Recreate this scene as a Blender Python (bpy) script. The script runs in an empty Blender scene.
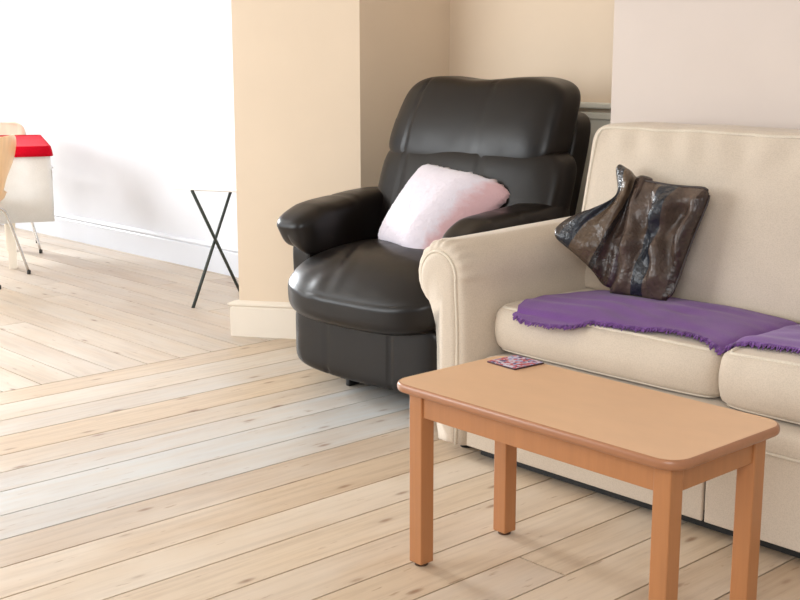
import bpy, bmesh, math, random
from mathutils import Vector, Matrix, noise
from mathutils.bvhtree import BVHTree
random.seed(7)
C = bpy.context.scene.collection
PI = math.pi

# ------------------------------------------------------------ camera, world, lights, exposure
YAW, PIT, ROL, F = -0.82803, 0.197144, -0.00098, 1212.88
cy_, sy_ = math.cos(YAW), math.sin(YAW); cp_, sp_ = math.cos(PIT), math.sin(PIT)
fw = Vector((sy_*cp_, cy_*cp_, -sp_)); rt = Vector((cy_, -sy_, 0)); up = rt.cross(fw)
r_ = math.cos(ROL)*rt + math.sin(ROL)*up; u_ = -math.sin(ROL)*rt + math.cos(ROL)*up
cam = bpy.data.objects.new('camera', bpy.data.cameras.new('camera')); C.objects.link(cam)
M = Matrix((r_, u_, -fw)).transposed().to_4x4(); M.translation = Vector((0, 0, 1.25))
cam.matrix_world = M
cam.data.sensor_width = 36; cam.data.lens = F*36/800; cam.data.clip_start = .05
sc = bpy.context.scene; sc.camera = cam
sc.view_settings.view_transform = 'Standard'; sc.view_settings.look = 'None'
sc.view_settings.exposure = 0.2; sc.view_settings.gamma = 1.0; sc.view_settings.use_curve_mapping = False
world = bpy.data.worlds.new('world'); sc.world = world; world.use_nodes = True
bg = world.node_tree.nodes['Background']; bg.inputs[0].default_value = (.93, .97, 1.0, 1); bg.inputs[1].default_value = .44
def area(name, loc, target, sx, sy, power, col):
    l = bpy.data.lights.new(name, 'AREA'); l.shape = 'RECTANGLE'; l.size = sx; l.size_y = sy
    l.energy = power; l.color = col
    o = bpy.data.objects.new(name, l); C.objects.link(o); o.location = loc
    o.rotation_euler = (Vector(target)-Vector(loc)).to_track_quat('-Z', 'Y').to_euler(); return o
fwn = area('daylight_far_window', (-14.2, 2.65, 3.3), (-2, 2.1, .2), 2.4, 1.6, 1450, (.93, .97, 1.0))
area('daylight_side_window', (-6.6, -1.6, 1.7), (-6.8, 4, .9), 4.4, 2.0, 195, (.93, .97, 1.0))
area('front_fill', (.4, -1.2, 2.1), (-3.2, 3.4, .9), 2.2, 1.3, 60, (.96, .98, 1.0))  # added fill lamp behind the camera, brightens the alcove and nib side

# ------------------------------------------------------------ helpers
def lin(r, g, b):
    f = lambda c: (c/255/12.92) if c/255 <= .04045 else ((c/255+.055)/1.055)**2.4
    return (f(r), f(g), f(b), 1)
def mat(name, col, rough=.6, **kw):
    m = bpy.data.materials.new(name); m.use_nodes = True
    nt = m.node_tree; b = nt.nodes['Principled BSDF']
    b.inputs['Base Color'].default_value = col; b.inputs['Roughness'].default_value = rough
    for k, v in kw.items(): b.inputs[k.replace('_', ' ')].default_value = v
    return m, nt, b
def N(nt, t, **kw):
    n = nt.nodes.new(t)
    for k, v in kw.items():
        if isinstance(v, (int, float, tuple)) and k in n.inputs: n.inputs[k].default_value = v
        else: setattr(n, k, v)
    return n
def coords(nt, scale=(1, 1, 1), kind='Object'):
    t = N(nt, 'ShaderNodeTexCoord'); mp = N(nt, 'ShaderNodeMapping'); mp.inputs['Scale'].default_value = scale
    nt.links.new(t.outputs[kind], mp.inputs['Vector']); return mp.outputs[0]
def noise_tex(nt, vec, scale, detail=3, rough=.5):
    n = N(nt, 'ShaderNodeTexNoise'); n.inputs['Scale'].default_value = scale
    n.inputs['Detail'].default_value = detail; n.inputs['Roughness'].default_value = rough
    nt.links.new(vec, n.inputs['Vector']); return n.outputs['Fac']
def ramp(nt, fac, stops):
    r = N(nt, 'ShaderNodeValToRGB'); e = r.color_ramp.elements
    while len(e) < len(stops): e.new(.5)
    for el, (p, c) in zip(e, stops): el.position = p; el.color = c if len(c) == 4 else (*c, 1)
    nt.links.new(fac, r.inputs[0]); return r.outputs[0]
def mix(nt, fac, a, b, mode='MIX'):
    m = N(nt, 'ShaderNodeMix'); m.data_type = 'RGBA'; m.blend_type = mode
    for i, v in ((0, fac), (6, a), (7, b)):
        if hasattr(v, 'links'): nt.links.new(v, m.inputs[i])
        else: m.inputs[i].default_value = v
    return m.outputs[2]
def bump(nt, b, h, strength=.3, dist=.002, prev=None):
    n = N(nt, 'ShaderNodeBump'); n.inputs['Strength'].default_value = strength; n.inputs['Distance'].default_value = dist
    nt.links.new(h, n.inputs['Height'])
    if prev is not None: nt.links.new(prev, n.inputs['Normal'])
    nt.links.new(n.outputs[0], b.inputs['Normal']); return n.outputs[0]

def empty(name, label, cat, loc=(0, 0, 0), rz=0, group=None):
    o = bpy.data.objects.new(name, None); C.objects.link(o); o.location = loc; o.rotation_euler = (0, 0, rz)
    o.empty_display_size = .1
    return tag(o, label, cat, group)
def tag(o, label, cat, group=None):
    o['label'] = label; o['category'] = cat
    if group: o['group'] = group
    return o
def link(name, bm, m, parent=None, smooth=True, label=None):
    bmesh.ops.recalc_face_normals(bm, faces=bm.faces)
    me = bpy.data.meshes.new(name); bm.to_mesh(me); bm.free()
    for p in me.polygons: p.use_smooth = smooth
    for x in (m if isinstance(m, (list, tuple)) else [m]): me.materials.append(x)
    o = bpy.data.objects.new(name, me); C.objects.link(o); o.parent = parent
    if label: o['label'] = label
    return o
def struct(name, bm, m, smooth=False):
    o = link(name, bm, m, None, smooth); o['kind'] = 'structure'; return o
def box(bm, x0, x1, y0, y1, z0, z1, bevel=0, seg=2):
    g = bmesh.ops.create_cube(bm, size=1)['verts']
    for v in g:
        v.co = Vector(((x0+x1)/2+v.co.x*(x1-x0), (y0+y1)/2+v.co.y*(y1-y0), (z0+z1)/2+v.co.z*(z1-z0)))
    if bevel:
        ed = list({e for v in g for e in v.link_edges})
        bmesh.ops.bevel(bm, geom=ed, offset=bevel, segments=seg, profile=.5, affect='EDGES')
    return bm
def bx(*a, **k): return box(bmesh.new(), *a, **k)
def soft(c, h, k=6, n=20, fn=None, bm=None):
    """upholstered block: a finely divided cube swelled into a rounded box, then shaped by fn(q, co)"""
    own = bm is None
    b2 = bmesh.new(); bmesh.ops.create_cube(b2, size=2)
    bmesh.ops.subdivide_edges(b2, edges=b2.edges[:], cuts=n, use_grid_fill=True)
    for v in b2.verts:
        p = v.co.copy()
        # denser rows near the edges
        p = Vector([math.copysign(abs(t)**.85, t) for t in p])
        s = (abs(p.x)**k+abs(p.y)**k+abs(p.z)**k)**(1/k)
        q = p/s
        co = Vector((c[0]+q.x*h[0], c[1]+q.y*h[1], c[2]+q.z*h[2]))
        if fn: co = fn(q, co)
        v.co = co
    if own: return b2
    me = bpy.data.meshes.new('t'); b2.to_mesh(me); b2.free(); bm.from_mesh(me); bpy.data.meshes.remove(me); return bm
def edge_curve(c, h, k, fn, params):
    out = []
    for p in params:
        p = Vector(p); s = (abs(p.x)**k+abs(p.y)**k+abs(p.z)**k)**(1/k); q = p/s
        co = Vector((c[0]+q.x*h[0], c[1]+q.y*h[1], c[2]+q.z*h[2]))
        out.append(fn(q, co) if fn else co)
    return out
def tube(pts, r, n=10, bm=None, closed=False, cap=True):
    bm = bm or bmesh.new(); pts = [Vector(p) for p in pts]; rings = []; m = len(pts)
    prevn = None
    for i, p in enumerate(pts):
        if closed: t = pts[(i+1) % m]-pts[i-1]
        else: t = pts[min(i+1, m-1)]-pts[max(i-1, 0)]
        t.normalize()
        if prevn is None:
            a = Vector((0, 0, 1)) if abs(t.z) < .9 else Vector((1, 0, 0)); nn = t.cross(a).normalized()
        else: nn = (prevn-t*prevn.dot(t)).normalized()
        prevn = nn; bb = t.cross(nn)
        rr = r(i/(m-1)) if callable(r) else r
        rings.append([bm.verts.new(p+(nn*math.cos(2*PI*j/n)+bb*math.sin(2*PI*j/n))*rr) for j in range(n)])
    for i in range(m if closed else m-1):
        A, B = rings[i], rings[(i+1) % m]
        for j in range(n): bm.faces.new((A[j], A[(j+1) % n], B[(j+1) % n], B[j]))
    if not closed and cap: bm.faces.new(rings[0]); bm.faces.new(rings[-1])
    return bm
def spline(pts, n=8):
    pts = [Vector(p) for p in pts]; out = []
    P = [pts[0]*2-pts[1]]+pts+[pts[-1]*2-pts[-2]]
    for i in range(1, len(P)-2):
        for k in range(n):
            t = k/n; a, b, c, d = P[i-1:i+3]
            out.append(.5*((2*b)+(c-a)*t+(2*a-5*b+4*c-d)*t*t+(3*b-a-3*c+d)*t**3))
    return out+[pts[-1]]
def loft(rings, bm=None, cap=True):
    bm = bm or bmesh.new(); R = [[bm.verts.new(p) for p in r] for r in rings]
    for A, B in zip(R, R[1:]):
        for j in range(len(A)): bm.faces.new((A[j], A[(j+1) % len(A)], B[(j+1) % len(A)], B[j]))
    if cap: bm.faces.new(R[0]); bm.faces.new(R[-1])
    return bm
def ns(p, s, seed=0): return noise.noise(Vector(p)*s+Vector((seed*7.3, seed*3.1, seed)))
def gauss(x, m, s): return math.exp(-((x-m)/s)**2)

# ------------------------------------------------------------ materials
def wall_mat(name, c, rough=.85):
    m, nt, b = mat(name, c, rough); v = coords(nt)
    f = noise_tex(nt, v, 3, 4)
    nt.links.new(ramp(nt, f, [(.35, tuple(x*.97 for x in c[:3])), (.65, c[:3])]), b.inputs['Base Color'])
    bump(nt, b, noise_tex(nt, v, 160, 2), .12, .001); return m
M_white = wall_mat('white_wall_paint', lin(221, 223, 229))
M_cream = wall_mat('cream_wall_paint', lin(230, 210, 186))
M_breast = wall_mat('pale_grey_wall_paint', lin(220, 207, 198))
M_ceil = wall_mat('ceiling_paint', lin(240, 236, 228))
M_trim = mat('white_gloss_paint', lin(238, 227, 212), .35)[0]
M_trimw = mat('white_skirting_paint', lin(214, 217, 224), .35)[0]
M_dado = mat('grey_white_panel_paint', lin(226, 224, 212), .5)[0]

def floor_mat():
    m, nt, b = mat('sanded_pine_boards', lin(220, 190, 155), .42)
    geo = N(nt, 'ShaderNodeNewGeometry'); rnd = geo.outputs['Random Per Island']
    at = N(nt, 'ShaderNodeAttribute', attribute_name='along')      # board-local coordinates (along, across)
    off = N(nt, 'ShaderNodeVectorMath', operation='MULTIPLY_ADD')
    cmb = N(nt, 'ShaderNodeCombineXYZ')
    for i in range(3): nt.links.new(rnd, cmb.inputs[i])
    nt.links.new(cmb.outputs[0], off.inputs[0]); off.inputs[1].default_value = (37, 91, 53); nt.links.new(at.outputs['Vector'], off.inputs[2])
    def sc_(s):
        mp = N(nt, 'ShaderNodeMapping'); mp.inputs['Scale'].default_value = s; nt.links.new(off.outputs[0], mp.inputs['Vector']); return mp.outputs[0]
    base = ramp(nt, rnd, [(0, lin(188, 160, 130)), (.3, lin(206, 182, 152)), (.6, lin(180, 152, 122)), (1, lin(212, 190, 162))])
    grain = noise_tex(nt, sc_((1.2, 22, 1)), 2.2, 5, .65)
    g = ramp(nt, grain, [(.36, (.70, .63, .56)), (.56, (1, 1, 1))])
    col = mix(nt, .55, base, g, 'MULTIPLY')
    # pale worn patches and a grey-blue tint, stronger on some boards
    worn = noise_tex(nt, sc_((.9, 2.0, 1)), 1.3, 4, .6)
    w = ramp(nt, worn, [(.45, (0, 0, 0)), (.65, (1, 1, 1))])
    wf = N(nt, 'ShaderNodeMath', operation='MULTIPLY'); nt.links.new(w, wf.inputs[0]); wf.inputs[1].default_value = .45
    col = mix(nt, wf.outputs[0], col, lin(222, 210, 194))
    tint = N(nt, 'ShaderNodeAttribute', attribute_name='blue_tint')
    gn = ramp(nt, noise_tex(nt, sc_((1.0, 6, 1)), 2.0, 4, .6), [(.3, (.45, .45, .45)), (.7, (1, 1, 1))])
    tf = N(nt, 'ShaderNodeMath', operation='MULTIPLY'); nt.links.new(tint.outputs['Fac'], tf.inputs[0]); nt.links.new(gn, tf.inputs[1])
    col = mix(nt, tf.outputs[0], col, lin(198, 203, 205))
    # knots
    vo = N(nt, 'ShaderNodeTexVoronoi'); vo.inputs['Scale'].default_value = 1
    vo.inputs['Randomness'].default_value = 1
    wob = sc_((3.4, 10.5, 1)); nt.links.new(wob, vo.inputs['Vector'])
    kn = ramp(nt, vo.outputs['Distance'], [(.03, (1, 1, 1)), (.075, (.6, .6, .6)), (.11, (.12, .12, .12)), (.18, (0, 0, 0))])
    kr = N(nt, 'ShaderNodeMath', operation='MULTIPLY'); nt.links.new(kn, kr.inputs[0]); kr.inputs[1].default_value = .75
    col = mix(nt, kr.outputs[0], col, lin(120, 82, 52))
    # fine scratches / dark nicks
    sp = noise_tex(nt, sc_((5, 26, 1)), 2.4, 3, .5)
    sk = ramp(nt, sp, [(.67, (0, 0, 0)), (.75, (.55, .55, .55))])
    col = mix(nt, sk, col, lin(140, 104, 74))
    nt.links.new(col, b.inputs['Base Color'])
    rr = ramp(nt, worn, [(.3, (.36,)*3), (.7, (.52,)*3)]); nt.links.new(rr, b.inputs['Roughness'])
    bump(nt, b, grain, .15, .001); return m
M_floor = floor_mat()
M_gap = mat('dark_gap_dust', lin(34, 23, 16), .9)[0]

def fabric(name, c, weave=900, bs=.35, rough=.85, var=.93):
    m, nt, b = mat(name, c, rough); v = coords(nt)
    f = noise_tex(nt, v, 9, 2); f2 = noise_tex(nt, v, weave, 1)
    col = ramp(nt, f, [(.3, tuple(x*var for x in c[:3])), (.7, c[:3])])
    col = mix(nt, .35, col, ramp(nt, f2, [(.35, (.72, .7, .66)), (.6, (1, 1, 1))]), 'MULTIPLY')
    nt.links.new(col, b.inputs['Base Color'])
    b.inputs['Sheen Weight'].default_value = .15
    bump(nt, b, f2, bs, .0015); return m
M_sofa = fabric('cream_woven_upholstery', lin(214, 199, 181), 300, var=.96)
M_pipe = fabric('cream_piping_cord', lin(226, 214, 196), 400)
M_throw = fabric('purple_wool', lin(120, 74, 148), 260, .5, .95, .85)
def leather(name, c, c2, rough=.36):
    m, nt, b = mat(name, c, rough); v = coords(nt)
    nt.links.new(ramp(nt, noise_tex(nt, v, 5, 4), [(.35, c[:3]), (.65, c2[:3])]), b.inputs['Base Color'])
    bump(nt, b, noise_tex(nt, v, 45, 1), .10, .0015)
    nt.links.new(ramp(nt, noise_tex(nt, v, 8, 3), [(.3, (rough-.05,)*3), (.7, (rough+.08,)*3)]), b.inputs['Roughness']); return m
M_leather = leather('dark_brown_leather', lin(19, 14, 12), lin(23, 18, 15), .33)
M_leather.node_tree.nodes['Principled BSDF'].inputs['Specular IOR Level'].default_value = .36
M_plastic = mat('black_plastic', (.012, .012, .012, 1), .5)[0]
M_steel = mat('chromed_steel', (.62, .60, .58, 1), .22, Metallic=1)[0]
M_black = mat('dark_green_black_metal', lin(44, 52, 48), .5)[0]
def wood(name, c, ax=(1.5, 30, 30), rough=.35, amt=.06):
    m, nt, b = mat(name, c, rough); v = coords(nt, ax)
    f = noise_tex(nt, v, 1.6, 4, .6)
    nt.links.new(ramp(nt, f, [(.3, tuple(x*(1-amt*2) for x in c[:3])), (.7, c[:3])]), b.inputs['Base Color']); return m
M_top = wood('beech_laminate', lin(222, 180, 142), (4, 9, 9), .38, .03)
M_edge = wood('beech_edging', lin(172, 118, 84), (2, 30, 30), .3)
M_beech = wood('varnished_beech', lin(184, 124, 78), (30, 30, 2), .35)
M_ply = wood('pale_ply_veneer', lin(250, 205, 150), (20, 20, 2), .35)
M_plyp = wood('bleached_ply_veneer', lin(252, 232, 205), (20, 20, 2), .35)
M_paleleg = mat('cream_painted_wood', lin(240, 230, 214), .5)[0]
M_red = fabric('red_table_cloth', lin(208, 10, 38), 400, .2)
for k_, v_ in (('Sheen Weight', 0), ('Specular IOR Level', .08)): M_red.node_tree.nodes['Principled BSDF'].inputs[k_].default_value = v_
M_whitecloth = fabric('white_table_cloth', lin(242, 242, 240), 400, .15)
M_laminate = mat('white_laminate', lin(250, 250, 250), .3)[0]

# ------------------------------------------------------------ the room
XE = [-4.159, -3.968, -3.795, -3.605, -3.448, -3.288, -3.106, -2.94, -2.77, -2.601, -2.432, -2.267, -2.098, -1.937, -1.784, -1.616, -1.457]
while XE[-1] < 1.6: XE.append(XE[-1]+.163)
XE = [-4.32]+XE
BLUE_TINT = {-3.448: .75, -3.288: .9, -3.106: .7, -3.605: .35, -3.968: .55, -4.159: .4, -2.94: .25}
bm = bmesh.new(); al = bm.verts.layers.float_vector.new('along'); wl = bm.verts.layers.float.new('blue_tint')
def plank(x0, x1, y0, y1, axis, blue_tint=0):
    n0 = len(bm.verts); g = .0028
    gg = bmesh.ops.create_cube(bm, size=1)['verts']; bm.verts.ensure_lookup_table()
    for v in gg:
        v.co = Vector(((x0+x1)/2+v.co.x*(x1-x0-2*g), (y0+y1)/2+v.co.y*(y1-y0-2*g), -.011+v.co.z*.022))
        v[al] = (v.co.y, v.co.x, 0) if axis == 'Y' else (v.co.x, v.co.y, 0)
        v[wl] = blue_tint
for a, b_ in zip(XE, XE[1:]):
    cuts = [-2.2]
    y = -2.2+random.uniform(1.2, 3)
    if abs(a+1.937) < .01: cuts += [2.19]
    else:
        while y < 4.0: 
            if y < .9 or y > 3.4: cuts.append(y)
            y += random.uniform(2.2, 4)
    cuts.append(4.01)
    w = next((BLUE_TINT[k] for k in BLUE_TINT if abs(k-a) < .01), .12)
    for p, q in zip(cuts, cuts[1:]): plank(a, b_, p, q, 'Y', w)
y = -2.2; 
while y < 4.0:
    y1 = min(y+.158, 4.01); xs = [-10.0]
    x = -10+random.uniform(1, 3)
    while x < -5: xs.append(x); x += random.uniform(2, 3.5)
    xs.append(-4.32)
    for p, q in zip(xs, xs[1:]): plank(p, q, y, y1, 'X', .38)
    y = y1
for f in bm.faces: f.material_index = 0
b2 = bx(-10, XE[-1], -2.2, 4.01, -.04, -.021)
me = bpy.data.meshes.new('t'); b2.to_mesh(me); b2.free(); n0 = len(bm.faces); bm.from_mesh(me); bm.faces.ensure_lookup_table()
for f in bm.faces[n0:]: f.material_index = 1
struct('floor', bm, [M_floor, M_gap])
XR = XE[-1]
def prism(pts, z0, z1):
    return loft([[Vector((x, y, z0)) for x, y in pts], [Vector((x, y, z1)) for x, y in pts]])
HZ = 2.75
struct('wall_back', bx(-10.1, -4.03, 4.01, 4.13, 0, HZ), M_white)
struct('wall_alcove', bx(-4.03, -2.6, 4.01, 4.13, 0, HZ), M_cream)
struct('wall_nib', prism([(-4.50, 3.135), (-4.03, 3.467), (-4.03, 4.01), (-4.50, 4.01)], 0, HZ), M_cream)
struct('wall_chimney_breast', bx(-2.78, XR, 3.6, 4.01, 0, HZ), M_breast)
bm = bx(-10.12, -10, -2.2, .2, 0, HZ); box(bm, -10.12, -10, 3.5, 4.01, 0, HZ); box(bm, -10.12, -10, .2, 3.5, 0, .6); box(bm, -10.12, -10, .2, 3.5, 2.62, HZ)
struct('wall_left', bm, M_white)
bm = bmesh.new()
for y_ in (.2, 1.28, 2.36, 3.44): box(bm, -10.09, -10.03, y_, y_+.06, .6, 2.62)
for z_ in (.6, 2.56): box(bm, -10.09, -10.03, .26, 3.44, z_, z_+.06)
struct('window_1', bm, M_trimw)
struct('ceiling', bx(-10, XR, -2.2, 4.13, HZ, HZ+.1), M_ceil)
def skirting(path, h, d, m, name):
    """path runs with the room on its right-hand side"""
    prof = [(0, 0), (d, 0), (d, h*.80), (d*.75, h*.84), (d*1.25, h*.88), (d*1.25, h*.93), (d*.5, h), (0, h)]
    P = [Vector((x, y, 0)) for x, y in path]; rings = []
    for i, p in enumerate(P):
        t0 = (P[i]-P[i-1]).normalized() if i else None; t1 = (P[i+1]-P[i]).normalized() if i < len(P)-1 else None
        nrm = [Vector((t.y, -t.x, 0)) for t in (t0, t1) if t]
        if len(nrm) == 2:
            o = (nrm[0]+nrm[1]); o = o/(o.dot(nrm[0]))
        else: o = nrm[0]
        rings.append([p+o*a+Vector((0, 0, z)) for a, z in prof])
    return struct(name, loft(rings), m)
skirting([(-10, 4.01), (-4.53, 4.01)], .172, .018, M_trimw, 'baseboard_back')
skirting([(-4.50, 3.99), (-4.50, 3.135), (-4.03, 3.467), (-4.03, 4.0)], .165, .02, M_trim, 'baseboard_nib')
skirting([(-4.0, 4.01), (-2.79, 4.01)], .165, .02, M_trim, 'baseboard_alcove')
skirting([(-2.78, 3.6), (XR, 3.6)], .165, .02, M_trim, 'baseboard_chimney_breast')
bm = bx(-4.028, -2.782, 3.975, 4.008, 1.045, 1.07, bevel=.006); box(bm, -4.028, -2.782, 3.988, 4.008, 1.0, 1.03, bevel=.006)
struct('trim_dado_rail', bm, M_dado)
struct('trim_dado_panel', bx(-4.028, -2.782, 3.998, 4.008, .17, 1.0), M_dado)

# ------------------------------------------------------------ sofa
SX0, SX1 = -2.56, -.82          # inner faces of the arms
sofa = empty('sofa', 'two-seat cream woven fabric sofa with rolled arms against the pale wall', 'sofa', ((SX0+SX1)/2, 3.1, 0))
sofa_off = -Vector(sofa.location)
def sl(name, bm, m, parent=None, label=None, smooth=True):
    parent = parent or sofa
    bmesh.ops.translate(bm, verts=bm.verts, vec=sofa_off)
    return link(name, bm, m, parent, smooth, label)
def arm_profile(side, grow=0):
    # side -1 = left arm: outline in (x, z) about the scroll, running round the front panel
    pts = []
    cx, cz, r = -2.703, .572, .106+grow
    pts.append((-2.716-grow, .035)); pts.append((-2.714-grow, .2)); pts.append((-2.716-grow, .35)); pts.append((-2.728-grow, .43)); pts.append((-2.752-grow, .47))
    for k in range(61):
        a = math.radians(238-k*(238+8)/60); pts.append((cx+r*math.cos(a), cz+r*math.sin(a)*1.02))
    pts += [(-2.594+grow, .50), (-2.588+grow, .4), (-2.588+grow, .25), (-2.59+grow, .035)]
    if side > 0: pts = [(SX0+SX1-x, z) for x, z in pts][::-1]
    return pts
def arm_body(side):
    rings = []
    for y, g, inn in ((2.650, -.040, 0), (2.648, -.028, 0), (2.649, -.018, 0), (2.654, -.008, 0), (2.662, -.001, 0), (2.674, .004, 0), (2.69, .006, .003), (2.71, .006, .008), (2.74, .006, .014), (2.8, .006, .020), (2.9, .006, .024), (3.0, .006, .026), (3.2, .006, .028), (3.4, .006, .028), (3.52, .006, .028), (3.535, -.004, .028)):
        pr = arm_profile(side, g); cx0 = -2.703 if side < 0 else SX0+SX1+2.703; cxm = sum(p[0] for p in pr)/len(pr)
        ring = []
        for x, z in pr:
            inner = (x > cxm) == (side < 0)
            xx = x+(inn*(1 if side < 0 else -1) if inner else 0)
            lift = .022*max(0, y-2.75)/.75*max(0, (z-.45)/.22)
            d = Vector((xx-cx0, 0, z-.572)); w = 0
            if z > .47:      # gathers radiating round the scroll
                an = math.atan2(d.z, abs(d.x)*(1 if inner else -1))
                w = .0034*math.sin(an*19+ns((an, 0, 0), 2, 2)*2)*gauss(y, 2.672, .03)*(1.2 if inner or d.z > .06 else .3)
            p = Vector((xx, y, z+lift))
            if d.length: p += d.normalized()*w
            n_ = .0022*ns((xx, y, z), 7, 3); ring.append(p+Vector((n_, 0, n_)))
        rings.append(ring)
    return loft(rings)
for side in (-1, 1):
    a = sl('arm', arm_body(side), M_sofa)
    # separate front facing panel with a piped edge
    pr = arm_profile(side, -.031); cxm = sum(p[0] for p in pr)/len(pr)
    rings = [[Vector((cxm+(x-cxm)*s, y, .35+(z-.35)*(1-(1-s)*.35))) for x, z in pr] for y, s in ((2.66, 1), (2.648, 1), (2.641, .95), (2.637, .8), (2.636, .5))]
    p = sl('front_panel', loft(rings), M_sofa, a)
    path = [Vector((x, 2.6465, z)) for x, z in arm_profile(side, -.029)]
    sl('piping', tube(spline(path, 3), .0048, 8), M_pipe, a)
# base and skirt
def basefn(q, co):
    co.y += .003*ns(co, 6, 1) + (.006*gauss(co.x, -1.708, .012) if q.y < -.8 else 0)
    return co
sl('base', soft(((SX0+SX1)/2, 3.08, .17), ((SX1-SX0)/2+.02, .40, .12), 18, 40, basefn), M_sofa)
def railfn(q, co):
    if q.y < 0: co.y -= .008*math.cos(q.z*1.4)
    co.z += .003*ns(co, 5, 2); return co
sl('front_rail', soft(((SX0+SX1)/2, 2.80, .293), ((SX1-SX0)/2+.005, .128, .042), 7, 36, railfn), M_sofa)
sl('skirt', bx(SX0-.03, -1.712, 2.664, 2.676, .034, .27, bevel=.004), M_sofa, smooth=False)
sl('skirt', bx(-1.705, SX1+.03, 2.664, 2.676, .034, .27, bevel=.004), M_sofa, smooth=False)
sl('piping', tube([(SX0-.03, 2.664, .271), (-1.7, 2.662, .269), (SX1+.03, 2.664, .271)], .004, 8), M_pipe)
for x in (-2.66, -.72):
    for y in (2.74, 3.46): sl('foot', tube([(x, y, 0), (x, y, .05)], .022, 12), M_plastic)
sl('gap_shade_block', bx(SX0, SX1, 2.70, 3.44, .004, .06), M_plastic, smooth=False)  # black block added to darken the shadow gap under the skirt
# back
def backfn(q, co):
    co.y += .05*(q.z*.5+.5); co.z += .004*ns(co, 4, 4); return co
sl('back_frame', soft(((SX0+SX1)/2, 3.44, .55), ((SX1-SX0)/2+.09, .075, .475), 12, 30, backfn), M_sofa)
def bcush(x0, x1, seed, lft):
    cx, hx = (x0+x1)/2, (x1-x0)/2
    def fn(q, co):
        t = q.z*.5+.5
        co.y += .12*t-.06
        if q.y < 0:
            co.y -= .035*(1-q.x**2)*(1-(q.z)**2)**.7
            # puckers below the top seam, soft dents elsewhere
            co.y += .006*math.sin(co.x*46+3*ns(co, 5, seed))*gauss(q.z, .8, .2)
            co.y += .010*ns((co.x, 0, co.z), 4, seed)
        co.z += .006*ns((co.x, 0, 0), 5, seed)
        return co
    cc, hh, kk = (cx, 3.35, .755), (hx, .095, .278), 13
    c = sl('back_cushion', soft(cc, hh, kk, 48, fn), M_sofa)
    P = [(-1, -1, -1+2*i/20) for i in range(20)]+[(-1+2*i/50, -1, 1) for i in range(51)]+[(1, -1, 1-2*i/20) for i in range(1, 20)]
    sl('piping', tube(edge_curve(cc, hh, kk, fn, P), .0055, 8), M_pipe, c); return c
bcush(-2.635, -1.695, 1, True); bcush(-1.685, -.72, 2, False)
# seat cushions
seat_parts = []
def scush(x0, x1, seed, fy, zt):
    cx, hx = (x0+x1)/2, (x1-x0)/2; y0, y1 = fy, 3.28; zb = .342
    def fn(q, co):
        if q.z > 0:
            co.z += .020*(1-q.x**2)*(1-q.y**2)+.004*ns(co, 5, seed)
        if q.y < -.5:
            co.y -= .030*math.cos(q.z*1.5)*(1-.3*abs(q.x)**3)
            co.y += .004*ns((co.x, 0, co.z), 9, seed+3)
        return co
    bmq = soft((cx, (y0+y1)/2, (zt+zb)/2), (hx, (y1-y0)/2, (zt-zb)/2), 13, 44, fn)
    seat_parts.append(BVHTree.FromBMesh(bmq))
    c = sl('seat_cushion', bmq, M_sofa)
    cc, hh = (cx, (y0+y1)/2, (zt+zb)/2), (hx, (y1-y0)/2, (zt-zb)/2)
    for sg in (1, -1):
        P = [(-1, 1-2*i/20, sg) for i in range(20)]+[(-1+2*i/44, -1, sg) for i in range(45)]+[(1, -1+2*i/20, sg) for i in range(1, 21)]
        sl('piping', tube(edge_curve(cc, hh, 13, fn, P), .0055, 8), M_pipe, c)
    return c
scush(-2.565, -1.742, 1, 2.752, .482); scush(-1.732, -.825, 5, 2.722, .492)

# ------------------------------------------------------------ recliner
TH = math.radians(4)
rec = empty('recliner_armchair', 'dark brown leather recliner armchair with padded arms in the alcove', 'armchair', (-3.64, 2.828, 0), TH)
def crease(q1, m, s, d): return -d*gauss(q1, m, s)
# footrest front panel
def fpfn(q, co):
    if q.y < 0:
        for m in (.155, .49): co.y += .006*gauss(co.x, m, .006)
        co.y -= .012*(1-q.x**4)
        co.z += .018*(q.x**2)*max(0, -q.z)
    return co
link('footrest_panel', soft((.325, .06, .195), (.378, .07, .135), 7, 60, fpfn), M_leather, rec)
link('lower_body', soft((.325, .42, .21), (.345, .36, .14), 10, 16), M_leather, rec)
def seatfn(q, co):
    if q.y < -.3:
        f = (-q.y-.3)/.7
        co.z -= .035*f*f
        co.z += .016*math.sin(co.x*34+4*ns(co, 6, 2))*gauss(co.x, .12, .09)*f*max(0, q.z)*.5
    if q.y < .35 and q.z > -.2: co.z -= .060*((.35-q.y)/1.35)**1.7*min(1, (q.z+.2)/.8)
    if q.z > 0: co.z += .035*(1-q.x**2)*(1-q.y**2)
    if q.z > 0: co.z += .004*math.sin((co.x-.1)*60+co.y*20+3*ns(co, 5, 1))*gauss(co.x, .18, .10)*gauss(co.y, .05, .15)
    co.y -= .015*(1-q.x**2) if q.y < 0 else 0
    if q.z < 0: co.z -= .012*(1-q.x*q.x)
    return co
link('seat_cushion', soft((.325, .222, .412), (.412, .315, .116), 4.2, 60, seatfn), M_leather, rec)
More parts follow.
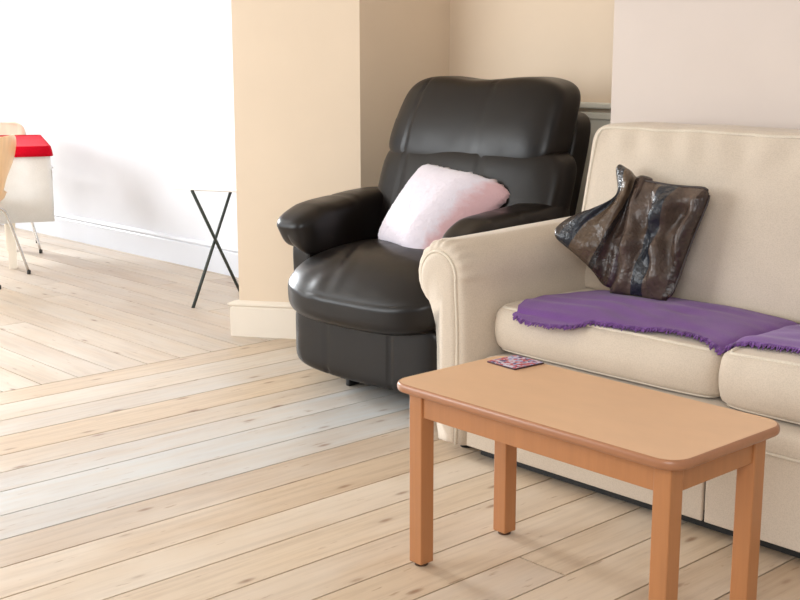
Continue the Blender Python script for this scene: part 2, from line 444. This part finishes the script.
# backrest: lower lumbar roll, head roll, shell behind
def lean(co, k=.33): co.y += (co.z-.5)*k; return co
def lumb(q, co):
    if q.y < 0:
        co.y -= .035*(1-q.x**2)
        for m in (.06, .46): co.y += .006*gauss(co.x, m, .007)
        co.y += .005*ns((co.x, 0, co.z), 7, 4)
    return lean(co)
link('backrest', soft((.35, .505, .70), (.455, .085, .22), 6, 56, lumb), M_leather, rec)
def headf(q, co):
    if q.y < 0:
        co.y -= .034*math.cos(q.z*1.3)*(1-q.x**4*.6)
        for m in (.04, .43): co.y += .006*gauss(co.x, m, .006)
    co.z += .008*max(0, q.z)*math.cos(co.x*11-.2)
    if q.x < 0: co.x += .07*(-q.x)*(q.z*.5+.5)**1.5
    if q.z < 0: co.z += .016*(1-math.cos(q.x*1.5))-.006
    return lean(co)
link('headrest', soft((.325, .51, 1.0), (.422, .095, .172), 5.5, 60, headf), M_leather, rec)
def shellf(q, co): return lean(co, .30)
link('back_shell', soft((.322, .645, .60), (.425, .06, .45), 12, 20, shellf), M_leather, rec)
# arms
for s in (-1, 1):
    ax = -.125 if s < 0 else .725
    def armf(q, co, s=s, ax=ax):
        t = q.y*.5+.5
        co.z += .055*t-.02 + .010*ns(co, 6, 7)
        if q.y < -.6: co.z -= .02*((-q.y-.6)/.4)
        if q.y < -.3 and q.z < .3 and s < 0:
            w = min(1, (-q.y-.3)/.6)*min(1, (.3-q.z)/1.2); co.y += .035*w; co.x += .03*w if q.x < 0 else .01*w
        # pad hangs down on the inner side
        inner = (q.x*s < 0)
        if inner and q.z < 0: co.z -= .055*abs(q.x)
        co.y += .004*gauss(co.y, .33, .008)
        if q.z > 0: co.z -= .006*gauss(co.y, .33, .008)
        return co
    arm = link('arm', soft((ax, .34 if s < 0 else .35, .61 if s < 0 else .622), (.108 if s < 0 else .098, .31, .085), 3.8, 46, armf), M_leather, rec)
    xo = -.175 if s < 0 else .80
    xi = -.05 if s < 0 else .70
    def sidef(q, co, s=s):
        co.x -= -s*-.02*0; co.y += .05*(.5-q.z*.5)*(q.y < 0)*.6
        if q.y < 0 and q.z > 0: co.x += s*.0
        return co
    link('side_panel', soft(((xo+xi)/2, .42, .315), (abs(xo-xi)/2, .33, .255), 9, 20, sidef), M_leather, rec)
    link('piping', tube([(xo+.02*-s, .095, .56), (xi, .088, .54), (xi+.005, .09, .45)], .004, 8), M_leather, rec)
for x in (.12, .55):
    for y in (.16, .72): link('foot', tube([(x, y, 0), (x, y, .07)], .022, 12), M_plastic, rec)
fb = bx(.10, .20, .10, .14, .02, .062, bevel=.006); box(fb, .145, .165, .09, .15, 0, .03, bevel=.004)
link('recline_mechanism', fb, M_plastic, rec)

# ------------------------------------------------------------ pillows from four corners
def pillow(corners, T, n=30, pinch=.07, fn=None, sag=0, bias=.5):
    a, b_, c_, d = [Vector(p) for p in corners]      # lower left, lower right, upper right, upper left
    nrm = (b_-a).cross(d-a).normalized()
    cen = (a+b_+c_+d)/4
    bm = bmesh.new(); uv = bm.loops.layers.uv.new('UVMap'); V = {}; ST = {}
    def pos(s, t, side):
        S, Tt = s*.5+.5, t*.5+.5
        p = a*(1-S)*(1-Tt)+b_*S*(1-Tt)+c_*S*Tt+d*(1-S)*Tt
        k = pinch*((s*s)*(1-t*t)+(t*t)*(1-s*s))
        p = p+(cen-p)*(k+.13*(s*s*t*t)**5)
        h = T*((1-abs(s)**2.6)*(1-abs(t)**2.6))**.55
        w = h*(bias if side > 0 else -(1-bias))*2
        q = p+nrm*w
        if fn: q = q+fn(s, t, side, nrm, h/T)
        return q
    for side in (1, -1):
        for i in range(n+1):
            for j in range(n+1):
                s, t = -1+2*i/n, -1+2*j/n
                edge = i in (0, n) or j in (0, n)
                key = (i, j, 0 if edge else side)
                if key not in V:
                    V[key] = bm.verts.new(pos(s, t, side)); ST[V[key]] = ((s+1)/2, (t+1)/2)
        for i in range(n):
            for j in range(n):
                vs = []
                for di, dj in ((0, 0), (1, 0), (1, 1), (0, 1)):
                    ii, jj = i+di, j+dj
                    vs.append(V[(ii, jj, 0 if ii in (0, n) or jj in (0, n) else side)])
                f = bm.faces.new(vs)
                for l in f.loops: l[uv].uv = ST[l.vert]
    return bm

def patch_leather(name, stops, mode_scale):
    m, nt, b = mat(name, (0, 0, 0, 1), .25)
    uvn = N(nt, 'ShaderNodeTexCoord'); sep = N(nt, 'ShaderNodeSeparateXYZ')
    nz = N(nt, 'ShaderNodeTexNoise'); nz.inputs['Scale'].default_value = 3
    nt.links.new(uvn.outputs['UV'], nz.inputs['Vector'])
    nt.links.new(uvn.outputs['UV'], sep.inputs[0])
    ad = N(nt, 'ShaderNodeMath', operation='MULTIPLY_ADD'); nt.links.new(nz.outputs['Fac'], ad.inputs[0]); ad.inputs[1].default_value = .06
    nt.links.new(sep.outputs[0], ad.inputs[2])
    r = N(nt, 'ShaderNodeValToRGB'); r.color_ramp.interpolation = 'CONSTANT'; e = r.color_ramp.elements
    while len(e) < len(stops): e.new(.5)
    for el, (p, c) in zip(e, stops): el.position = p; el.color = c
    nt.links.new(ad.outputs[0], r.inputs[0])
    v = coords(nt)
    col = mix(nt, .5, r.outputs[0], ramp(nt, noise_tex(nt, v, 25, 4), [(.3, (.5, .45, .42)), (.7, (1.3, 1.25, 1.2))]), 'MULTIPLY')
    nt.links.new(col, b.inputs['Base Color'])
    bump(nt, b, noise_tex(nt, v, 22, 4, .6), .9, .012); return m
BR1, BR2, BR3, BLU = lin(62, 48, 42), lin(86, 72, 64), lin(38, 30, 28), lin(40, 44, 52)
M_pl1 = patch_leather('brown_patch_leather', [(0, BR3), (.12, BLU), (.3, lin(92, 76, 62)), (.62, BR3), (.68, BR1), (.9, lin(60, 44, 50))], 1)
M_pl2 = patch_leather('striped_patch_leather', [(0, BR3), (.05, BR2), (.42, BLU), (.62, BR2), (.93, BR1)], 1)
def seam_uv(): pass
def crumple(a, sc_, seed):
    def f(s, t, side, nrm, h):
        r1 = math.sin(6.0*s+2.2*t+3.0*ns((s, t, side), 1.3, seed)); r2 = math.sin(-4*s+7*t+4*ns((s, t, 0), 1.0, seed+2))
        r1 = (abs(r1)**.6)*math.copysign(1, r1)
        return nrm*(a*h*(.7*r1+.35*r2+.8*ns((s, t, side), sc_, seed)))
    return f
def knot(s, t, side, nrm, h):
    v = crumple(.016, 2.0, 3)(s, t, side, nrm, h)
    # upper left side drawn in towards the tied top corner, deep fold down the right
    k = max(0, .5-.5*s)
    v += Vector((.085, .02, -.03))*k*k*gauss(t, .25, .55)
    v -= nrm*.035*gauss(s+.25*t, .35, .18)
    return v
def seam_tubes(corners, parent_bm=None): pass
P1 = [(-2.42, 3.03, .53), (-2.30, 3.14, .55), (-2.40, 3.25, .925), (-2.50, 3.07, .80)]
def pill(name, corners, T, m, label, cat, fn, **k):
    base = Vector(min(corners, key=lambda p: p[2]))
    base = Vector((sum(c[0] for c in corners)/4, sum(c[1] for c in corners)/4, base.z))
    bmp = pillow(corners, T, fn=fn, **k); bmesh.ops.translate(bmp, verts=bmp.verts, vec=-base)
    o = link(name, bmp, m, None); o.location = base; tag(o, label, cat, 'leather pillows on the sofa' if 'leather' in name else None); return o, base
def border_seam(o, base, corners, m, pinch=.07, inset=.96, r=.0035, fn=None):
    a, b_, c_, d = [Vector(p) for p in corners]; cen = (a+b_+c_+d)/4; pts = []
    for k in range(80):
        q = k/20; i = int(q); f = -1+2*(q-i)
        s, t = ((f, -1), (1, f), (-f, 1), (-1, -f))[i]
        S, Tt = s*.5+.5, t*.5+.5
        p = a*(1-S)*(1-Tt)+b_*S*(1-Tt)+c_*S*Tt+d*(1-S)*Tt
        kk = pinch*((s*s)*(1-t*t)+(t*t)*(1-s*s))+.13*(s*s*t*t)**5; p = p+(cen-p)*kk
        pts.append(p-base)
    return link('piping', tube(pts, r, 6, closed=True), m, o)
M_pipe_br = mat('dark_leather_piping', lin(50, 36, 32), .35)[0]
# left pillow (corner up, in the angle of arm and back)
c1 = [(-2.30, 3.05, .512), (-2.38, 3.19, .63), (-2.44, 3.24, .925), (-2.545, 3.03, .685)]
c1 = [(-2.545, 2.99, .69), (-2.315, 3.045, .513), (-2.27, 3.19, .875), (-2.455, 3.20, .925)]
o1, b1 = pill('leather_pillow', c1, .05, M_pl1, 'crumpled brown patchwork leather pillow wedged against the sofa arm', 'pillow', knot, n=44, pinch=.06)
c2 = [(-2.355, 3.05, .508), (-2.12, 3.065, .508), (-2.055, 3.18, .865), (-2.335, 3.172, .873)]
o2, b2_ = pill('leather_pillow', c2, .045, M_pl2, 'brown patchwork leather pillow with a blue-black stripe, standing in front on the purple throw', 'pillow', crumple(.030, 2.6, 9), n=44, pinch=.05)
border_seam(o2, b2_, c2, M_pipe_br, .05)

# pink furry pillow on recliner
m, nt, b = mat('pale_pink_plush', lin(240, 226, 234), .95); M_plush = m
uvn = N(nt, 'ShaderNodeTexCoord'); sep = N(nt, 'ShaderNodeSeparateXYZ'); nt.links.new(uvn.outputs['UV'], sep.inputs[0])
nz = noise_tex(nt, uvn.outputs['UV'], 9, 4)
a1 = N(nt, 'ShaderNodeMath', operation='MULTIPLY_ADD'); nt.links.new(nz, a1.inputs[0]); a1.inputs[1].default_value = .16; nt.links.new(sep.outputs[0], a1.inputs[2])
nt.links.new(ramp(nt, a1.outputs[0], [(.90, lin(228, 220, 230)), (.98, lin(220, 180, 184))]), b.inputs['Base Color'])  # right border coloured pink for the shade on the turned-back fold
b.inputs['Sheen Weight'].default_value = .4
bump(nt, b, noise_tex(nt, coords(nt), 120, 3), .6, .004)
RM = Matrix.Translation(rec.location) @ Matrix.Rotation(TH, 4, 'Z')
cp = [RM @ Vector(p) for p in ((.10, .30, .545), (.47, .16, .525), (.630, .44, .815), (.185, .49, .845))]
def plush(s, t, side, nrm, h):
    e = .0025*ns((s*9, t*9, side), 1.7, 5)
    f = nrm*e
    if s > .35: f = f-nrm*.085*((s-.35)/.65)**1.7
    if max(abs(s), abs(t)) > .97: f = f+Vector((ns((s*14, t*14, 0), 1, 1), ns((s*14, t*14, 0), 1, 2), ns((s*14, t*14, 0), 1, 3)))*.012
    return f
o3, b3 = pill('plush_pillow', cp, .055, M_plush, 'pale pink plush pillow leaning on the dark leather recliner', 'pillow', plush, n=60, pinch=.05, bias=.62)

# ------------------------------------------------------------ purple throw draped over the seat
top_l = [(-2.465, 2.76), (-2.49, 2.86), (-2.45, 2.98), (-2.40, 3.07), (-2.28, 3.14), (-2.12, 3.17), (-1.95, 3.17), (-1.80, 3.17), (-1.70, 3.17), (-1.50, 3.17), (-1.15, 3.14)]
bot_l = [(-2.435, 2.72), (-2.355, 2.685), (-2.23, 2.70), (-2.17, 2.755), (-2.04, 2.765), (-1.93, 2.795), (-1.83, 2.80), (-1.745, 2.765), (-1.70, 2.80), (-1.57, 2.80), (-1.15, 2.82)]
throw = None
def drape(x, y):
    z = .36
    for tr in seat_parts:
        h = tr.ray_cast(Vector((x, y, 1.2)), Vector((0, 0, -1)))
        if h[0] is not None: z = max(z, h[0].z)
    return z
TS = spline([Vector((x, y, 0)) for x, y in top_l], 12); BS = spline([Vector((x, y, 0)) for x, y in bot_l], 12)
NU, NV = len(TS), 40
grid = []
for i in range(NU):
    row = []
    for j in range(NV+1):
        f = j/NV; p = BS[i].lerp(TS[i], f)
        if j == 0: p.y += .006*math.sin(i*2.1)+.004*math.sin(i*5.3); p.x += .003*math.sin(i*3.3)
        row.append(p)
    grid.append(row)
H_ = [[drape(p.x, p.y) for p in row] for row in grid]
for i in range(NU):                                     # cloth that runs over the front edge hangs down a little
    for j in range(NV+1):
        if H_[i][j] < .44: H_[i][j] = max(.44, .462)
for it in range(4):
    H2 = [[sum(H_[max(0, min(NU-1, i+a))][max(0, min(NV, j+b__))] for a in (-1, 0, 1) for b__ in (-1, 0, 1))/9 for j in range(NV+1)] for i in range(NU)]
    H_ = [[max(H_[i][j], H2[i][j]) if it < 2 else H2[i][j] for j in range(NV+1)] for i in range(NU)]
bm = bmesh.new(); VV = []
for i in range(NU):
    row = []
    for j in range(NV+1):
        p = grid[i][j]; fy = j/NV
        fold = .0028*(1+math.sin(p.y*60+p.x*9+5*ns((p.x, p.y, 0), 3, 1)))*(.3+.7*math.sin(PI*min(1, fy*1.2)))+.006*(1+ns((p.x*.6, p.y*2, 0), 9, 4))
        row.append(bm.verts.new((p.x, p.y, max(H_[i][j], drape(p.x, p.y))+.005+fold)))
    VV.append(row)
for i in range(NU-1):
    for j in range(NV): bm.faces.new((VV[i][j], VV[i+1][j], VV[i+1][j+1], VV[i][j+1]))
edge_pts = [VV[i][0].co.copy() for i in range(NU)]; side_pts = [VV[0][j].co.copy() for j in range(0, 20)]
base = Vector((-1.85, 2.95, .5))
bmesh.ops.translate(bm, verts=bm.verts, vec=-base)
throw = link('throw_blanket', bm, M_throw); throw.location = base
so = throw.modifiers.new('s', 'SOLIDIFY'); so.thickness = .006; so.offset = 1
tag(throw, 'purple woven throw with a fringed edge spread over the sofa seat', 'throw')
bm = bmesh.new()
for arr, dv in ((edge_pts, Vector((0, -1, -.55))), (side_pts, Vector((-1, -.1, -.3)))):
    for a, b_ in zip(arr, arr[1:]):
        for k in range(3):
            p = a.lerp(b_, k/3)-base+Vector((0, 0, .002)); d = (dv+Vector((random.uniform(-.5, .5), 0, random.uniform(-.3, .2)))).normalized()
            L = random.uniform(.008, .017)
            tube([p-d*.004, p+d*L*.5+Vector((0, 0, .001)), p+d*L], lambda t: .0028*(1-.5*t), 5, bm)
fr = link('fringe', bm, M_throw, throw); fr['kind'] = 'stuff'

# ------------------------------------------------------------ coffee table
ct = empty('coffee_table', 'rectangular beech coffee table with rounded corners in front of the sofa', 'table', (-1.709, 2.125, 0), math.radians(-.6))
def rrect(hx, hy, r, z, n=8):
    out = []
    for sx, sy, a0 in ((1, 1, 0), (-1, 1, 90), (-1, -1, 180), (1, -1, 270)):
        for k in range(n+1):
            a = math.radians(a0+90*k/n); out.append(Vector((sx*(hx-r)+r*math.cos(a), sy*(hy-r)+r*math.sin(a), z)))
    return out
HX, HY = .420, .204; zt = .475
top_off = Vector((-.003, 0, 0))
def sh(bm):
    bmesh.ops.translate(bm, verts=bm.verts, vec=top_off); return bm
link('tabletop', sh(loft([rrect(HX-.003, HY-.003, .05, zt-.02), rrect(HX-.003, HY-.003, .05, zt)])), M_top, ct, smooth=False)
eb = [rrect(HX-.012, HY-.012, .045, zt-.0225)]
for k in range(9):
    a = math.radians(-90+180*k/8); o_ = -.003+.006*math.cos(a)
    eb.append(rrect(HX+o_, HY+o_, .05+o_, zt-.0112+.011*math.sin(a)))
eb.append(rrect(HX-.0035, HY-.0035, .0495, zt-.0004))
link('edging', sh(loft(eb, cap=False)), M_edge, ct)
LX, LY, lw = .364, .152, .0218
for sx in (-1, 1):
    for sy in (-1, 1):
        bm = bx(sx*LX-lw, sx*LX+lw, sy*LY-lw, sy*LY+lw, .008, zt-.022, bevel=.003)
        lg = link('leg', bm, M_beech, ct, smooth=False)
        link('foot_glide', tube([(sx*LX, sy*LY, 0), (sx*LX, sy*LY, .01)], .017, 16), mat('brown_glide', lin(84, 58, 38), .6)[0] if 'brown_glide' not in bpy.data.materials else bpy.data.materials['brown_glide'], lg)
for sy in (-1, 1): link('apron', bx(-LX+lw, LX-lw, sy*(LY+.006)-.010, sy*(LY+.006)+.010, zt-.085, zt-.022, bevel=.0015), M_beech, ct, smooth=False)
for sx in (-1, 1): link('apron', bx(sx*(LX+.006)-.010, sx*(LX+.006)+.010, -LY+lw, LY-lw, zt-.085, zt-.022, bevel=.0015), M_beech, ct, smooth=False)

# coaster
m, nt, b = mat('mosaic_print', (1, 1, 1, 1), .25); v = coords(nt)
vo = N(nt, 'ShaderNodeTexVoronoi'); vo.inputs['Scale'].default_value = 115; vo.inputs['Randomness'].default_value = .6; nt.links.new(v, vo.inputs['Vector'])
sepc = N(nt, 'ShaderNodeSeparateColor'); nt.links.new(vo.outputs['Color'], sepc.inputs[0])
r = N(nt, 'ShaderNodeValToRGB'); r.color_ramp.interpolation = 'CONSTANT'; e = r.color_ramp.elements
for i, (p, c) in enumerate([(0, lin(190, 90, 100)), (.24, lin(214, 204, 220)), (.5, lin(200, 134, 142)), (.66, lin(160, 160, 200)), (.86, lin(84, 76, 116))]):
    if i > 1: e.new(p)
    e[i].position = p; e[i].color = c
nt.links.new(sepc.outputs[0], r.inputs[0]); nt.links.new(r.outputs[0], b.inputs['Base Color'])
co_ = empty('coaster', 'square red white and blue mosaic coaster on the coffee table', 'coaster', (-2.04, 2.278, zt), math.radians(-4))
link('cork_base', bx(-.052, .052, -.052, .052, 0, .004, bevel=.001), mat('dark_backing', lin(70, 40, 46), .6)[0], co_, smooth=False)
link('printed_face', bx(-.050, .050, -.050, .050, .004, .0052, bevel=.0004), m, co_, smooth=False)

# ------------------------------------------------------------ folding tray table behind the nib
F1 = Vector((-5.174, 3.318, 0)); F2 = Vector((-5.401, 3.749, 0))
e1 = (F2-F1).normalized(); e2 = Vector((-e1.y, e1.x, 0))*-1
tt = empty('folding_table', 'small folding table with white top and crossed dark metal legs', 'table', F1)
L12 = (F2-F1).length
for off in (.0, .34):
    o_ = e2*off
    link('leg', tube([o_+Vector((0, 0, 0)), o_+e1*L12+Vector((0, 0, .60))], .0085, 10), M_black, tt)
    link('leg', tube([o_+e1*L12+e2*.018, o_+e2*.018+Vector((0, 0, .60))], .0085, 10), M_black, tt)
link('crossbar', tube([e1*.03+Vector((0, 0, .604)), e1*.03+e2*.36+Vector((0, 0, .604))], .008, 10), M_laminate, tt)
bm = bx(-.26, .27, -.09, .43, .604, .634, bevel=.006)
for v_ in bm.verts: v_.co = e1*(v_.co.x+L12/2)+e2*v_.co.y+Vector((0, 0, v_.co.z))
link('tabletop', bm, M_laminate, tt, smooth=False)

# ------------------------------------------------------------ dining table, cloths and shell chairs at the far left
d1 = Vector((-.917, .4, 0)).normalized(); d2 = Vector((-d1.y, d1.x, 0)); P0 = Vector((-6.665, 3.325, 0))
if d2.y > 0: d2 = -d2
dt = empty('dining_table', 'dining table with cream painted leg under white and red cloths', 'table', P0+d1*.575+d2*.4)
Mtx = Matrix((d1, d2, Vector((0, 0, 1)))).transposed()
def dloc(bm, par): 
    for v_ in bm.verts: v_.co = Mtx @ v_.co + P0 - Vector(par.location if par else (0, 0, 0))
    return bm
TL, TW = 1.15, .8
link('tabletop', dloc(bx(.015, TL-.015, .015, TW-.015, .70, .735, bevel=.004), dt), M_paleleg, dt, smooth=False)
for a, b_ in ((.19, .24), (TL-.19, .24), (.19, TW-.16), (TL-.19, TW-.16)):
    rings = [[Vector((a+sx*w, b_+sy*w, z)) for sx, sy in ((-1, -1), (1, -1), (1, 1), (-1, 1))] for z, w in ((0, .022), (.70, .034))]
    link('leg', dloc(loft(rings), dt), M_paleleg, dt, smooth=False)
def cloth(name, m, label, cat, over, zt_, hem, thick, wav, side_hem=None):
    n = 140; rings = []
    base = rrect(TL/2, TW/2, .03, 0, 5)
    ring0 = [p+Vector((TL/2, TW/2, 0)) for p in base]
    # resample
    pts = []
    for i in range(len(ring0)):
        a, b_ = ring0[i], ring0[(i+1) % len(ring0)]; k = max(1, int((b_-a).length/.025))
        for q in range(k): pts.append(a.lerp(b_, q/k))
    cen = Vector((TL/2, TW/2, 0)); out = []
    for z, o_, w in ((zt_, -.02, 0), (zt_, over*.6, 0), (zt_-.006, over, 0), ((zt_+hem)/2, over+.006, .5), (hem, over+.012, 1)):
        ring = []
        for i, p in enumerate(pts):
            d = (p-cen); s_ = Vector((math.copysign(1, d.x) if abs(d.x) > TL/2-.04 else 0, math.copysign(1, d.y) if abs(d.y) > TW/2-.04 else 0, 0))
            if s_.length: s_.normalize()
            z_ = z if (side_hem is None or z >= side_hem or p.x < .02 and p.y < TW-.0) else side_hem
            ring.append(p+s_*(o_+wav*w*math.sin(i*.55)*(1+.5*math.sin(i*.21)))+Vector((0, 0, z_)))
        out.append(ring)
    bm = bmesh.new(); R = [[bm.verts.new(p) for p in r] for r in out]
    bm.faces.new(R[0])
    for A, B in zip(R, R[1:]):
        for j in range(len(A)): bm.faces.new((A[j], A[(j+1) % len(A)], B[(j+1) % len(A)], B[j]))
    o = link(name, dloc(bm, None), m); tag(o, label, cat)
    for v_ in o.data.vertices: v_.co -= P0
    o.location = P0
    so = o.modifiers.new('s', 'SOLIDIFY'); so.thickness = thick; so.offset = 0; return o
cloth('tablecloth', M_whitecloth, 'long white tablecloth hanging down the side of the dining table', 'tablecloth', .004, .739, .30, .002, .009, .60)
cloth('tablecloth', M_red, 'red cloth laid over the white one on the dining table top', 'tablecloth', .012, .7435, .685, .002, .002)

def shell_chair(name, loc, rz, label, m):
    """moulded one-piece ply seat and waisted back on four splayed steel legs; faces +y, base at origin"""
    ch = empty(name, label, 'chair', loc, rz, 'shell chairs at the dining table')
    # centre line of the shell: (y, z, halfwidth)
    prof = [(.22, .40, .17), (.20, .43, .20), (.12, .445, .215), (0, .44, .215), (-.10, .435, .19), (-.16, .45, .13), (-.195, .50, .095), (-.215, .58, .12), (-.235, .66, .18), (-.25, .74, .205), (-.26, .80, .19), (-.263, .825, .14)]
    sp = spline([Vector((w, y, z)) for y, z, w in prof], 5); bm = bmesh.new(); rows = []
    for p in sp:
        rows.append([bm.verts.new((p.x*t, p.y+.03*t*t*(1 if p.z > .5 else 0), p.z+.012*t*t*(1 if p.z < .5 else 0))) for t in [k/6-1 for k in range(13)]])
    for A, B in zip(rows, rows[1:]):
        for j in range(12): bm.faces.new((A[j], A[j+1], B[j+1], B[j]))
    o = link('seat_shell', bm, m, ch); s = o.modifiers.new('s', 'SOLIDIFY'); s.thickness = .011; s.offset = 0
    for sx in (-1, 1):
        for sy in (-1, 1):
            fx, fy = sx*.24, sy*.235+(-.01)
            lg = link('leg', tube(spline([(sx*.03, sy*.05, .418), (sx*.10, sy*.115, .415), (sx*.145, sy*.15, .39), (sx*.17, sy*.17, .33), (fx, fy, .012)], 6), .008, 10), M_steel, ch)
            link('foot_cap', tube([(fx, fy, 0), (fx, fy, .022)], .0115, 10), M_plastic, lg)
    link('underframe', tube([(0, 0, .405), (0, 0, .432)], .06, 20), M_plastic, ch)
    return ch

shell_chair('dining_chair', (-6.68, 2.814, 0), math.radians(135), 'nearer pale plywood shell chair with thin steel legs, at the left edge', M_ply)
shell_chair('dining_chair', (-7.66, 3.44, 0), math.radians(-113.6), 'farther bleached plywood chair tucked in beyond the red cloth, one steel leg showing', M_plyp)
